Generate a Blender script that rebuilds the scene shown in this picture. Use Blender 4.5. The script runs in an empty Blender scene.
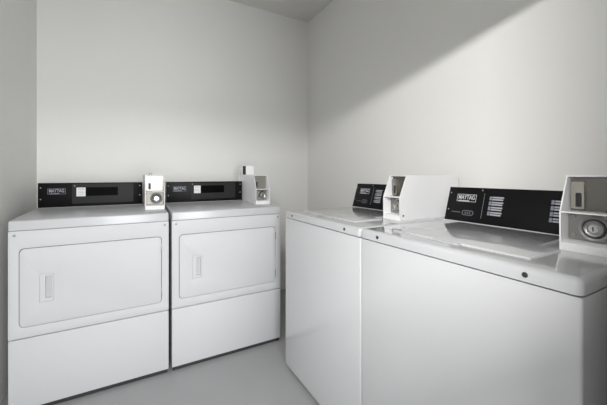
import bpy, bmesh, math
from mathutils import Vector, Matrix
C = bpy.context.scene.collection
PI = math.pi

# ------------------------------------------------------------------ materials
def mat(name, col, rough=.5, metal=0, spec=.5, coat=0, coat_rough=.05, noise=0, nscale=30, bump=0, bscale=200, emit=None, estr=0):
    m = bpy.data.materials.new(name); m.use_nodes = True
    nt = m.node_tree; b = nt.nodes['Principled BSDF']
    b.inputs['Base Color'].default_value = (*col, 1)
    b.inputs['Roughness'].default_value = rough
    b.inputs['Metallic'].default_value = metal
    b.inputs['Specular IOR Level'].default_value = spec
    b.inputs['Coat Weight'].default_value = coat
    b.inputs['Coat Roughness'].default_value = coat_rough
    tc = nt.nodes.new('ShaderNodeTexCoord')
    if noise:
        n = nt.nodes.new('ShaderNodeTexNoise'); n.inputs['Scale'].default_value = nscale; n.inputs['Detail'].default_value = 6
        nt.links.new(tc.outputs['Object'], n.inputs['Vector'])
        r = nt.nodes.new('ShaderNodeMapRange')
        r.inputs['To Min'].default_value = 1 - noise; r.inputs['To Max'].default_value = 1 + noise
        nt.links.new(n.outputs['Fac'], r.inputs['Value'])
        mx = nt.nodes.new('ShaderNodeVectorMath'); mx.operation = 'SCALE'
        mx.inputs[0].default_value = col
        nt.links.new(r.outputs['Result'], mx.inputs['Scale'])
        nt.links.new(mx.outputs['Vector'], b.inputs['Base Color'])
    if bump:
        n2 = nt.nodes.new('ShaderNodeTexNoise'); n2.inputs['Scale'].default_value = bscale; n2.inputs['Detail'].default_value = 4
        nt.links.new(tc.outputs['Object'], n2.inputs['Vector'])
        bp = nt.nodes.new('ShaderNodeBump'); bp.inputs['Strength'].default_value = bump; bp.inputs['Distance'].default_value = .004
        nt.links.new(n2.outputs['Fac'], bp.inputs['Height'])
        nt.links.new(bp.outputs['Normal'], b.inputs['Normal'])
    return m

M = dict(
    wall=mat('wall_paint', (.80, .796, .775), .6, noise=.015, nscale=3, bump=.25, bscale=28),
    ceil=mat('ceiling_paint', (.72, .715, .69), .8, noise=.015, nscale=3),
    floor=mat('floor_coating', (.36, .36, .365), .35, noise=.05, nscale=5),
    enamel=mat('white_enamel', (.60, .604, .616), .22, coat=.5, coat_rough=.04),
    satin=mat('white_satin_enamel', (.60, .604, .614), .55, spec=.3),
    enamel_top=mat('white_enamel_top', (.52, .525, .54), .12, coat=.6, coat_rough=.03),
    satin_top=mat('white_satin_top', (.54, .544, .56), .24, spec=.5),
    boxpaint=mat('white_box_paint', (.86, .86, .87), .45),
    shadow=mat('dark_seam', (.03, .03, .03), .8),
    black=mat('console_black', (.006, .006, .0065), .4, spec=.13),
    panel=mat('console_panel_gloss', (.022, .022, .024), .45, spec=.15),
    window=mat('display_glass', (.002, .002, .0025), .4, spec=.03),
    steel=mat('brushed_steel', (.36, .345, .31), .4, metal=1, noise=.06, nscale=60),
    plate=mat('beige_metal', (.34, .32, .28), .5, metal=.6),
    recess=mat('recess_painted_shade', (.52, .522, .53), .6),  # greyer than the door: the handle pocket's shade put into the colour
    steel_shaded=mat('shaded_steel', (.15, .145, .13), .4, metal=.8, noise=.06, nscale=60),  # darker copy of the steel, shade of the washer coin bays in its colour
    plate_shaded=mat('shaded_plate', (.24, .235, .22), .45, metal=.6),  # darker copy of the lock plate, with the bay's shade in its colour
    chrome=mat('chrome', (.52, .52, .51), .32, metal=1),
    screw=mat('dull_screw', (.32, .32, .33), .4, metal=.8),
    dark=mat('dark_plug', (.02, .02, .022), .5),
    paper=mat('white_paper', (.82, .82, .82), .6),
    ink=mat('grey_ink', (.30, .30, .31), .6),
    silver=mat('printed_silver', (.36, .37, .39), .4),
    letter=mat('printed_letter', (.55, .56, .58), .4),
    bluegrey=mat('printed_blue_grey', (.20, .21, .27), .4),
    dim=mat('printed_dim_grey', (.09, .092, .105), .4),
    line=mat('printed_line', (.25, .25, .24), .4),
    door=mat('frame_paint', (.72, .71, .69), .5),
    pave=mat('walkway_concrete', (.42, .41, .40), .85, noise=.1, nscale=8, bump=.2, bscale=60),
    carton=mat('white_carton', (.90, .90, .89), .5),
)

# ------------------------------------------------------------------ mesh helpers
def finish(bm, ang=35):
    bmesh.ops.recalc_face_normals(bm, faces=bm.faces[:])
    for f in bm.faces: f.smooth = True
    for e in bm.edges:
        e.smooth = len(e.link_faces) == 2 and e.calc_face_angle(0) < math.radians(ang)

def obj(name, bm, m, parent=None, label=None):
    finish(bm)
    me = bpy.data.meshes.new(name); bm.to_mesh(me); bm.free()
    me.materials.append(m)
    o = bpy.data.objects.new(name, me); C.objects.link(o)
    if parent: o.parent = parent
    if label: o['label'] = label
    return o

def tag(o, label, cat, group=None):
    o['label'] = label; o['category'] = cat
    if group: o['group'] = group
    return o

def thing(name, label, cat, loc, rz=0, group=None):
    o = bpy.data.objects.new(name, None); C.objects.link(o)
    o.location = loc; o.rotation_euler = (0, 0, rz); o.empty_display_size = .1
    return tag(o, label, cat, group)

def struct(name, bm, m, parent=None):
    o = obj(name, bm, m, parent)
    o['kind'] = 'structure'
    return o

def dup(root, loc, rz, label, group=None):
    r = root.copy(); C.objects.link(r); r.location = loc; r.rotation_euler = (0, 0, rz)
    r['label'] = label
    if group: r['group'] = group
    for ch in list(root.children):
        c = ch.copy(); C.objects.link(c); c.parent = r
        for g in list(ch.children):
            d = g.copy(); C.objects.link(d); d.parent = c
    return r

def box(bm, x0, x1, y0, y1, z0, z1, r=0, seg=2, sel=None):
    g = bmesh.ops.create_cube(bm, size=1)
    vs = g['verts']
    for v in vs:
        v.co = Vector((x0 + (v.co.x + .5) * (x1 - x0), y0 + (v.co.y + .5) * (y1 - y0), z0 + (v.co.z + .5) * (z1 - z0)))
    if r:
        es = list({e for v in vs for e in v.link_edges})
        if sel: es = [e for e in es if sel(e.verts[0].co, e.verts[1].co)]
        bmesh.ops.bevel(bm, geom=es, offset=r, segments=seg, profile=.5, affect='EDGES', clamp_overlap=True)
    return bm

def rr(x0, x1, z0, z1, r, n=6):
    if r <= 0: return [(x0, z0), (x1, z0), (x1, z1), (x0, z1)]
    P = []
    for cx, cz, a0 in ((x1 - r, z0 + r, -90), (x1 - r, z1 - r, 0), (x0 + r, z1 - r, 90), (x0 + r, z0 + r, 180)):
        for i in range(n + 1):
            a = math.radians(a0 + 90 * i / n); P.append((cx + r * math.cos(a), cz + r * math.sin(a)))
    return P

def plate(bm, outer, y0, y1, hole=None, bev=0):
    """a plate in the xz plane, front at y0, back at y1, with an optional hole"""
    loops = [outer] + ([hole] if hole else [])
    F, B, fe, be = [], [], [], []
    for L in loops:
        f = [bm.verts.new((x, y0, z)) for x, z in L]; b = [bm.verts.new((x, y1, z)) for x, z in L]
        n = len(L)
        for i in range(n):
            fe.append(bm.edges.new((f[i], f[(i + 1) % n]))); be.append(bm.edges.new((b[i], b[(i + 1) % n])))
            bm.faces.new((f[i], f[(i + 1) % n], b[(i + 1) % n], b[i]))
    bmesh.ops.triangle_fill(bm, use_beauty=True, edges=fe)
    bmesh.ops.triangle_fill(bm, use_beauty=True, edges=be)
    if bev:
        bmesh.ops.recalc_face_normals(bm, faces=bm.faces[:])
        es = [e for e in fe if e.is_valid]
        bmesh.ops.bevel(bm, geom=es, offset=bev, segments=2, profile=.5, affect='EDGES', clamp_overlap=True)
    return bm

def prism_x(bm, prof, x0, x1):
    """profile of (y, z) extruded along x"""
    a = [bm.verts.new((x0, y, z)) for y, z in prof]; b = [bm.verts.new((x1, y, z)) for y, z in prof]
    n = len(prof)
    bm.faces.new(a); bm.faces.new(b[::-1])
    for i in range(n): bm.faces.new((a[i], b[i], b[(i + 1) % n], a[(i + 1) % n]))
    return bm

def lathe_y(bm, cx, cz, prof, n=32):
    """profile of (radius, y) turned about an axis parallel to y"""
    rings = []
    for r, y in prof:
        if r < 1e-6: rings.append([bm.verts.new((cx, y, cz))])
        else: rings.append([bm.verts.new((cx + r * math.cos(2 * PI * i / n), y, cz + r * math.sin(2 * PI * i / n))) for i in range(n)])
    for A, B in zip(rings, rings[1:]):
        for i in range(n):
            j = (i + 1) % n
            if len(A) == 1 and len(B) == 1: continue
            if len(A) == 1: bm.faces.new((A[0], B[i], B[j]))
            elif len(B) == 1: bm.faces.new((A[i], B[0], A[j]))
            else: bm.faces.new((A[i], B[i], B[j], A[j]))
    return bm

def cap(bm, cx, cz, r, y, h):
    return lathe_y(bm, cx, cz, [(r, y), (r, y - h * .6), (r * .75, y - h), (0, y - h)], 16)

def text_bm(s, size, width, x, y, z, tilt=0, extrude=.0004, bold=0):
    """lettering in the xz plane, left edge x, base z, facing -y"""
    cu = bpy.data.curves.new('t', 'FONT'); cu.body = s; cu.size = size; cu.extrude = extrude; cu.offset = bold
    o = bpy.data.objects.new('t', cu); C.objects.link(o)
    dg = bpy.context.evaluated_depsgraph_get(); dg.update()
    me = bpy.data.meshes.new_from_object(o.evaluated_get(dg))
    bm = bmesh.new(); bm.from_mesh(me)
    bpy.data.objects.remove(o); bpy.data.curves.remove(cu); bpy.data.meshes.remove(me)
    xs = [v.co.x for v in bm.verts]; ys = [v.co.y for v in bm.verts]
    sx = width / (max(xs) - min(xs)); sy = size / (max(ys) - min(ys))
    for v in bm.verts:
        v.co = Vector((x + (v.co.x - min(xs)) * sx, y - v.co.z, z + (v.co.y - min(ys)) * sy))
    return bm

def tilt(o, pivot, a):
    """tilt a part's mesh back about the x axis through (y,z)"""
    T = Matrix.Translation((0, pivot[0], pivot[1])) @ Matrix.Rotation(a, 4, 'X') @ Matrix.Translation((0, -pivot[0], -pivot[1]))
    o.data.transform(T)

# ------------------------------------------------------------------ room
XL, XR, YB, YF, ZC = -.569, 1.589, 2.75, .17, 2.709
T = .12
DX0, DX1, DH = -.50, .61, 2.028
struct('floor', box(bmesh.new(), XL - T, XR + T, YF - T, YB + T, -.1, 0), M['floor'])
struct('ceiling', box(bmesh.new(), XL - T, XR + T, YF - T, YB + T, ZC, ZC + .1), M['ceil'])
struct('wall_back', box(bmesh.new(), XL - T, XR + T, YB, YB + T, 0, ZC), M['wall'])
struct('wall_left', box(bmesh.new(), XL - T, XL, YF - T, YB, 0, ZC), M['wall'])
struct('wall_right', box(bmesh.new(), XR, XR + T, YF - T, YB, 0, ZC), M['wall'])
b = bmesh.new()
P = [(XL, 0), (DX0, 0), (DX0, DH), (DX1, DH), (DX1, 0), (XR, 0), (XR, ZC), (XL, ZC)]
plate(b, P, YF, YF - T)
struct('wall_front', b, M['wall'])
struct('light_screen_outside', box(bmesh.new(), -9.2, -.9, -1.22, -1.1, 0, 2.015), M['wall'])  # unseen screen, added to keep the strip light off the washer fronts
struct('ground_outside', box(bmesh.new(), -10, 8, -8, YF - T, -.1, -.004), M['pave'])

# ------------------------------------------------------------------ shared console graphics (local: x from 0 at left end, z from 0 at its foot)
def badge(par, x, y, z, w, h, fm, lm):
    """framed nameplate with lettering and a pale band below it"""
    bb = bmesh.new()
    plate(bb, rr(x, x + w, z, z + h, .002), y - .0006, y, hole=rr(x + .0018, x + w - .0018, z + .0018, z + h - .0018, .001))
    box(bb, x + .008, x + w - .03, y - .0006, y, z + .0015, z + .006)
    o = obj('nameplate', bb, fm, par)
    return o, text_bm('MAYTAG', h * .58, w * .84, x + w * .08, y - .0004, z + h * .31, bold=.0003)

# ------------------------------------------------------------------ dryer
DW, DD, SL = .686, .70, .034
def make_dryer(loc, label):
    h = DW / 2
    t = thing('tumble_dryer', label, 'dryer', loc, 0, 'front-loading dryers along the back wall')
    cb = bmesh.new()
    box(cb, -h + .001, h - .001, .032, DD, .024, .868)
    box(cb, -h + .012, h - .012, .02, .032, .024, .868)
    obj('cabinet', cb, M['satin'], t)
    obj('toe_gap_shade', box(bmesh.new(), -h + .006, h - .006, .008, DD - .03, 0, .0215), M['shadow'], t)  # near-black block standing in for the shade under the dryer
    # front panel round the door
    dx0, dx1, dz0, dz1 = -h + .038, h - .036, .409, .784
    f = plate(bmesh.new(), rr(-h, h, .3605, .8675, .004, 2), 0, .032, hole=rr(dx0, dx1, dz0, dz1, .022), bev=.0012)
    obj('front_panel', f, M['satin'], t)
    g = .0027
    gk = plate(bmesh.new(), rr(dx0 + .0003, dx1 - .0003, dz0 + .0003, dz1 - .0003, .0217), .006, .010, hole=rr(dx0 + .0024, dx1 - .0024, dz0 + .0024, dz1 - .0024, .0196))
    obj('door_gap_shade', gk, M['shadow'], t)  # dark ring added in the gap to paint the shade of the door seam
    hx0, hx1, hz0, hz1 = -h + .113, -h + .168, .517, .651
    d = plate(bmesh.new(), rr(dx0 + g, dx1 - g, dz0 + g, dz1 - g, .0205), -.0012, .026, hole=rr(hx0, hx1, hz0, hz1, .003, 2), bev=.001)
    door = obj('door', d, M['satin'], t)
    px0, px1, pz0, pz1 = hx0 + .0225, hx1 - .007, hz0 + .017, hz1 - .010
    hb = plate(bmesh.new(), rr(hx0 + .0006, hx1 - .0006, hz0 + .0006, hz1 - .0006, .003, 2), -.0008, .02, hole=rr(px0, px1, pz0, pz1, .002, 2), bev=.0006)
    obj('handle', hb, M['satin'], door)
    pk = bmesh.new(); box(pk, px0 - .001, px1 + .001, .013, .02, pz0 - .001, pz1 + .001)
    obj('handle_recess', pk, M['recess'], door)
    for z in (.468, .722):
        hb = bmesh.new(); box(hb, dx1 - .0045, dx1 + .001, -.004, .004, z - .024, z + .024, .001)
        obj('hinge', hb, M['screw'], door)
    # lower access panel
    obj('access_panel', box(bmesh.new(), -h, h, 0, .03, .022, .3562, .003, 2), M['satin'], t)
    # top with a rounded front edge
    tp = bmesh.new()
    box(tp, -h, h, -.003, DD, .8705, .9165, .007, 3, sel=lambda a, c: max(a.z, c.z) > .9 and min(a.z, c.z) > .9 or (abs(a.x - c.x) < 1e-6 and abs(a.y - c.y) < 1e-6))
    for v in tp.verts:
        if v.co.z > .9: v.co.z += SL * max(v.co.y, 0)
    obj('top_panel', tp, M['satin_top'], t)
    for x in (-h + .022, h - .02):
        obj('screw', cap(bmesh.new(), x, .848, .0062, 0, .002), M['screw'], t)
    # console
    cy, cz0, cz1 = .462, .9335, 1.0835
    st = bmesh.new(); prism_x(st, [(cy - .002, .9325), (cy + .002, .936), (.68, .942), (.68, .935)], -h + .010, -h + .566)
    obj('console_base', st, M['satin_top'], t)
    cw0, cw1 = -h + .012, -h + .566   # ends against the coin box
    hs = bmesh.new(); box(hs, cw0, cw1, cy + .012, .66, .941, 1.082, .006, 2)
    obj('console_housing', hs, M['boxpaint'], t)
    fc = bmesh.new(); box(fc, cw0, cw1, cy, cy + .014, cz0, cz1, .002, 2)
    con = obj('console', fc, M['black'], t)
    b0 = cw0
    dpn = bmesh.new(); plate(dpn, rr(b0 + .166, b0 + .499, .953, 1.076, .003), cy - .0012, cy)
    obj('control_panel', dpn, M['panel'], con)
    np_, tb = badge(con, b0 + .046, cy - .0002, 1.0145, .087, .035, M['bluegrey'], M['silver'])
    obj('lettering', tb, M['silver'], con)
    w = bmesh.new(); plate(w, rr(b0 + .236, b0 + .410, .999, 1.054, .002), cy - .0018, cy - .0012)
    obj('display_window', w, M['window'], con)
    s = bmesh.new(); plate(s, rr(b0 + .188, b0 + .2345, .998, 1.053, .001, 1), cy - .0026, cy - .0012)
    obj('sticker', s, M['paper'], con)
    ln = bmesh.new()
    for k, (zz, x1) in enumerate(((1.046, .226), (1.039, .23), (1.026, .222), (1.019, .23), (1.007, .228))):
        box(ln, b0 + .193, b0 + x1, cy - .0030, cy - .0026, zz - .0011, zz + .0011)
    obj('sticker_print', ln, M['ink'], con)
    for x, zz in ((.013, 1.054), (.013, .985), (.5375, 1.06), (.5375, .997), (.178, 1.064)):
        obj('console_screw', cap(bmesh.new(), b0 + x, zz, .0038, cy, .0015), M['screw'], con)
    return t

# dryer copies keep their own children; x is the dryer's middle
dr = make_dryer((-.1562, 1.913, 0), 'white front-loading dryer in the left corner, beside the left wall')
dr2 = dup(dr, (.5470, 1.913, 0), 0, 'white front-loading dryer standing right of another, nearest the room corner')

# ------------------------------------------------------------------ washer
WW, WD = .6875, .70
def make_washer(loc, label):
    h = WW / 2
    t = thing('washing_machine', label, 'washing machine', loc, -PI / 2, 'top-loading washers along the right wall')
    cb = bmesh.new()
    vert = lambda a, c: abs(a.x - c.x) < 1e-6 and abs(a.y - c.y) < 1e-6 and max(a.y, c.y) < .1
    box(cb, -h + .001, h - .001, .002, WD - .02, .02, .8800, .007, 4, sel=vert)
    obj('cabinet', cb, M['enamel'], t)
    nk = bmesh.new(); box(nk, -h + .01, h - .01, .012, WD - .03, .8800, .885)
    obj('seam', nk, M['shadow'], t)
    for x in (-h + .05, h - .05):
        for y in (.06, WD - .08):
            fb = bmesh.new(); box(fb, x - .02, x + .02, y - .02, y + .02, 0, .02, .004)
            obj('foot', fb, M['dark'], t)
    # top: rounded front lip with rounded plan corners
    tp = bmesh.new()
    box(tp, -h, h, -.002, WD, .8845, .9200)
    es = [e for e in tp.edges if vert(e.verts[0].co, e.verts[1].co)]
    bmesh.ops.bevel(tp, geom=es, offset=.016, segments=5, profile=.5, affect='EDGES')
    es = [e for e in tp.edges if all(v.co.z > .91 for v in e.verts) and len(e.link_faces) == 2 and e.calc_face_angle(0) > .5]
    bmesh.ops.bevel(tp, geom=es, offset=.015, segments=5, profile=.5, affect='EDGES', clamp_overlap=True)
    obj('top_panel', tp, M['enamel_top'], t)
    # lid with finger lip
    l = bmesh.new()
    LP = [(-h + .105, .072), (-h + .563, .072), (-h + .563, .235), (-h + .497, .235), (-h + .497, .47), (-h + .105, .47)]
    lo_ = [l.verts.new((x, y, .9201)) for x, y in LP]; hi_ = [l.verts.new((x, y, .9255)) for x, y in LP]
    top = l.faces.new(hi_); l.faces.new(lo_[::-1])
    for i in range(6): l.faces.new((lo_[i], lo_[(i + 1) % 6], hi_[(i + 1) % 6], hi_[i]))
    bmesh.ops.bevel(l, geom=list(top.edges), offset=.0045, segments=3, profile=.5, affect='EDGES', clamp_overlap=True)
    lid = obj('lid', l, M['enamel_top'], t)
    lp = bmesh.new(); box(lp, -.065, .035, .058, .076, .9201, .9242, .003, 2, sel=lambda a, c: a.z > .92 or c.z > .92)
    obj('finger_lip', lp, M['enamel_top'], lid)
    for x in (-h + .097, h - .103):
        obj('bolt', cap(bmesh.new(), x, .9005, .0065, -.0015, .003), M['dark'], t)
    # console, tilted back
    cy, cz = .489, .926
    b0 = -h + .016; w = .4825   # ends against the coin box
    pv = (cy, cz); a = -math.atan2(.046, .1495)
    st = bmesh.new(); prism_x(st, [(cy + .002, .9201), (cy + .003, .9275), (.665, .9275), (.665, .9201)], -h + .01, b0 + w)
    obj('console_base', st, M['enamel_top'], t)
    hs = bmesh.new(); prism_x(hs, [(cy + .013, .9285), (cy + .057, 1.072), (.62, 1.072), (.665, 1.03), (.665, .9285)], b0, b0 + w)
    obj('console_housing', hs, M['boxpaint'], t)
    def T_(o): tilt(o, pv, a); return o
    L = .1565
    con = T_(obj('console', box(bmesh.new(), b0, b0 + w, cy, cy + .012, cz, cz + L, .002, 2), M['black'], t))
    np_, tb = badge(con, b0 + .046, cy - .0002, cz + .090, .089, .034, M['letter'], M['letter'])
    T_(np_); T_(obj('lettering', tb, M['letter'], con))
    # divider rule
    T_(obj('divider_line', box(bmesh.new(), b0 + .168, b0 + .1695, cy - .0005, cy, cz + .022, cz + .132), M['line'], con))
    # two columns of printed instructions: icon and pale text bars (too small to read)
    for x0 in (.192, .410):
        pb = bmesh.new(); ib = bmesh.new()
        for k in range(4):
            zz = cz + .104 - k * .0215
            box(ib, b0 + x0, b0 + x0 + .009, cy - .0005, cy, zz, zz + .016)
            box(pb, b0 + x0 + .011, b0 + x0 + .056, cy - .0005, cy, zz + .0095, zz + .0155)
            box(pb, b0 + x0 + .011, b0 + x0 + .054, cy - .0005, cy, zz + .0005, zz + .0065)
        ins = T_(obj('instruction_text', pb, M['silver'], con)); T_(obj('instruction_icons', ib, M['bluegrey'], con))
    sb = bmesh.new(); box(sb, b0 + .032, b0 + .072, cy - .0005, cy, cz + .038, cz + .042)
    T_(obj('small_print', sb, M['dim'], con))
    eb = bmesh.new(); plate(eb, rr(b0 + .08, b0 + .134, cz + .028, cz + .052, .0118), cy - .0005, cy, hole=rr(b0 + .085, b0 + .129, cz + .0325, cz + .0475, .007))
    for k in range(3): box(eb, b0 + .094 + k * .01, b0 + .100 + k * .01, cy - .0005, cy, cz + .035, cz + .045)
    T_(obj('emblem', eb, M['dim'], con))
    for x, zz in ((.012, .128), (.012, .05), (.157, .145), (w - .012, .128), (w - .012, .05)):
        T_(obj('console_screw', cap(bmesh.new(), b0 + x, cz + zz, .0035, cy, .0015), M['screw'], con))
    return t

ws = make_washer((.794, 1.2988, 0), 'white top-loading washer farther from the camera, next to the dryers')
ws2 = dup(ws, (.794, .6097, 0), -PI / 2, 'white top-loading washer nearest the camera, in the right foreground')

# ------------------------------------------------------------------ coin box (front at y=0 facing -y, foot at z=0)
BW, BH, BD = .107, .2095, .43
def make_coin_box(loc, rz, label, sl=0, steel='steel', plat='plate'):
    h = BW / 2; s = .0035; mz = .108; ft = sl * BD
    t = thing('coin_box', label, 'coin box', loc, rz, 'coin boxes on top of the machines')
    prof = [(0, 0), (0, mz), (.044, BH), (BD, BH), (BD, ft)]
    hb = bmesh.new()
    prism_x(hb, prof, -h, -h + s); prism_x(hb, prof, h - s, h)
    box(hb, -h + s, h - s, .044, BD, BH - s, BH)
    box(hb, -h + s, h - s, .072, BD, ft + .001, BH - s)
    obj('housing', hb, M['boxpaint'], t)
    obj('shelf', box(bmesh.new(), -h + s, h - s, .002, .06, mz - .0035, mz + .0005, .001), M['boxpaint'], t)
    obj('sill', prism_x(bmesh.new(), [(.002, 0), (.002, .020), (.008, .024), (.06, .027), (.06, sl * .06)], -h + s, h - s), M['boxpaint'], t)
    # upper bay: steel face with coin chute
    up = bmesh.new(); plate(up, rr(-h + s + .001, h - s - .001, mz + .002, BH - .006, .001), .062, .072)
    face = obj('coin_plate', up, M[steel], t)
    ch = bmesh.new(); plate(ch, rr(-h + .008, -h + .038, mz + .006, BH - .018, .004), .050, .062, hole=rr(-h + .019, -h + .033, mz + .012, mz + .052, .004))
    obj('coin_chute', ch, M['steel'], face)
    so = bmesh.new(); plate(so, rr(-h + .0185, -h + .0335, mz + .0115, mz + .0525, .004), .056, .0618)
    obj('coin_slot', so, M['dark'], face)
    # lower bay: plate, ringed lock, two screws
    lo = bmesh.new(); plate(lo, rr(-h + s + .001, h - s - .001, .028, mz - .006, .001), .046, .072)
    lp = obj('lock_plate', lo, M[plat], t)
    lk = bmesh.new(); cx, cz = .010, .064
    lathe_y(lk, cx, cz, [(.035, .046), (.034, .038), (.030, .035), (.027, .037), (.0255, .041), (.023, .041), (.0215, .034), (.018, .031), (.014, .033), (.0125, .036), (.011, .036), (.010, .030), (0, .030)], 40)
    lock = obj('lock', lk, M['chrome'], lp)
    rg = bmesh.new()
    lathe_y(rg, cx, cz, [(.0262, .0412), (.0262, .0398), (.0225, .0398), (.0225, .0412)], 40)
    obj('lock_groove', rg, M['dark'], lp)
    kh = bmesh.new(); plate(kh, rr(cx - .0014, cx + .0014, cz - .006, cz + .006, .0012, 3), .0292, .0302)
    obj('keyhole', kh, M['dark'], lp)
    for z in (.041, .094):
        obj('screw', cap(bmesh.new(), -h + .017, z, .0052, .046, .003), M['screw'], t)
    # side bolt low on the right flank
    sb = bmesh.new(); bmesh.ops.create_cone(sb, cap_ends=True, segments=14, radius1=.0045, radius2=.0035, depth=.003, matrix=Matrix.Translation((h + .001, .022, .022)) @ Matrix.Rotation(PI / 2, 4, 'Y'))
    obj('side_bolt', sb, M['dark'], t)
    return t

ZT = .9202
g = 'coin boxes on top of the machines'
zd = .9165 + SL * .162 + .0002
c1 = make_coin_box((.1264, 2.075, zd), 0, 'white metal coin box with round lock, on the left dryer', SL)
c2 = dup(c1, (.8275, 2.075, zd), 0, 'white metal coin box on the right dryer, under a small white carton')
c3 = make_coin_box((1.076, 1.0690, ZT), -PI / 2, 'large white coin box on the farther washer, its plain side towards the camera', 0, 'steel_shaded', 'plate_shaded')
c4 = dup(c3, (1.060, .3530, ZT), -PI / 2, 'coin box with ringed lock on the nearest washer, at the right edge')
# little knob on the first coin box
kb = bmesh.new(); bmesh.ops.create_cone(kb, cap_ends=True, segments=16, radius1=.008, radius2=.006, depth=.012, matrix=Matrix.Translation((-.0215, .06, BH + .006)))
obj('top_knob', kb, M['screw'], c1)

# small white carton standing on the right dryer's coin box
ct = thing('small_carton', 'small white carton with a black strip on one end, standing on a coin box', 'carton', (.830, 2.40, zd + BH + .0002))
obj('carton_body', box(bmesh.new(), -.049, .049, 0, .06, 0, .076, .003, 2), M['carton'], ct)
obj('black_strip', box(bmesh.new(), -.047, -.021, -.0012, 0, .003, .073), M['dark'], ct)

# ------------------------------------------------------------------ light
w = bpy.data.worlds.new('sky'); bpy.context.scene.world = w; w.use_nodes = True
bg = w.node_tree.nodes['Background']
bg.inputs['Color'].default_value = (.95, .98, 1.0, 1); bg.inputs['Strength'].default_value = .85

def area(name, loc, target, sx, sy, power, col=(1, 1, 1)):
    d = bpy.data.lights.new(name, 'AREA'); d.shape = 'RECTANGLE'; d.size = sx; d.size_y = sy; d.energy = power; d.color = col
    o = bpy.data.objects.new(name, d); C.objects.link(o); o.location = loc
    o.rotation_euler = (Vector(target) - Vector(loc)).to_track_quat('-Z', 'Y').to_euler()
    return o
# a long fitting outside above the walkway: its light passes under the door head
area('walkway_light', (-5.1, -1.5, 2.33), (-5.1, 1.6, 1.76), 7.0, .09, 840, (1, .99, .97))
area('entry_light', (-.65, -1.5, 2.33), (-.65, 1.6, 1.76), 1.9, .22, 62, (1, .995, .985))
dl = area('doorway_fill', (.35, -1.6, 1.15), (.15, 2, .8), 1.0, 1.7, 54, (.975, .99, 1))  # added softbox fill outside the door, mainly for the dryer fronts
dl.data.specular_factor = .12
# added soft fill just inside the door; the ceiling has no fitting
area('room_fill', (.1, .5, 2.6), (.3, 1.7, .8), .7, .5, 2.5, (1, .99, .97))

# ------------------------------------------------------------------ camera
F, YAW, CY = 307.43, 29.257, 175.28
cd = bpy.data.cameras.new('camera'); cam = bpy.data.objects.new('camera', cd); C.objects.link(cam)
cd.sensor_fit = 'HORIZONTAL'; cd.sensor_width = 36; cd.lens = 36 * F / 607
cd.shift_y = -(202.5 - CY) / 607
cd.clip_start = .01
cam.location = (0, 0, 1.1302)
cam.rotation_euler = (PI / 2, 0, -math.radians(YAW))
sc = bpy.context.scene
sc.camera = cam
sc.view_settings.view_transform = 'Standard'
sc.view_settings.look = 'None'
sc.view_settings.exposure = .1
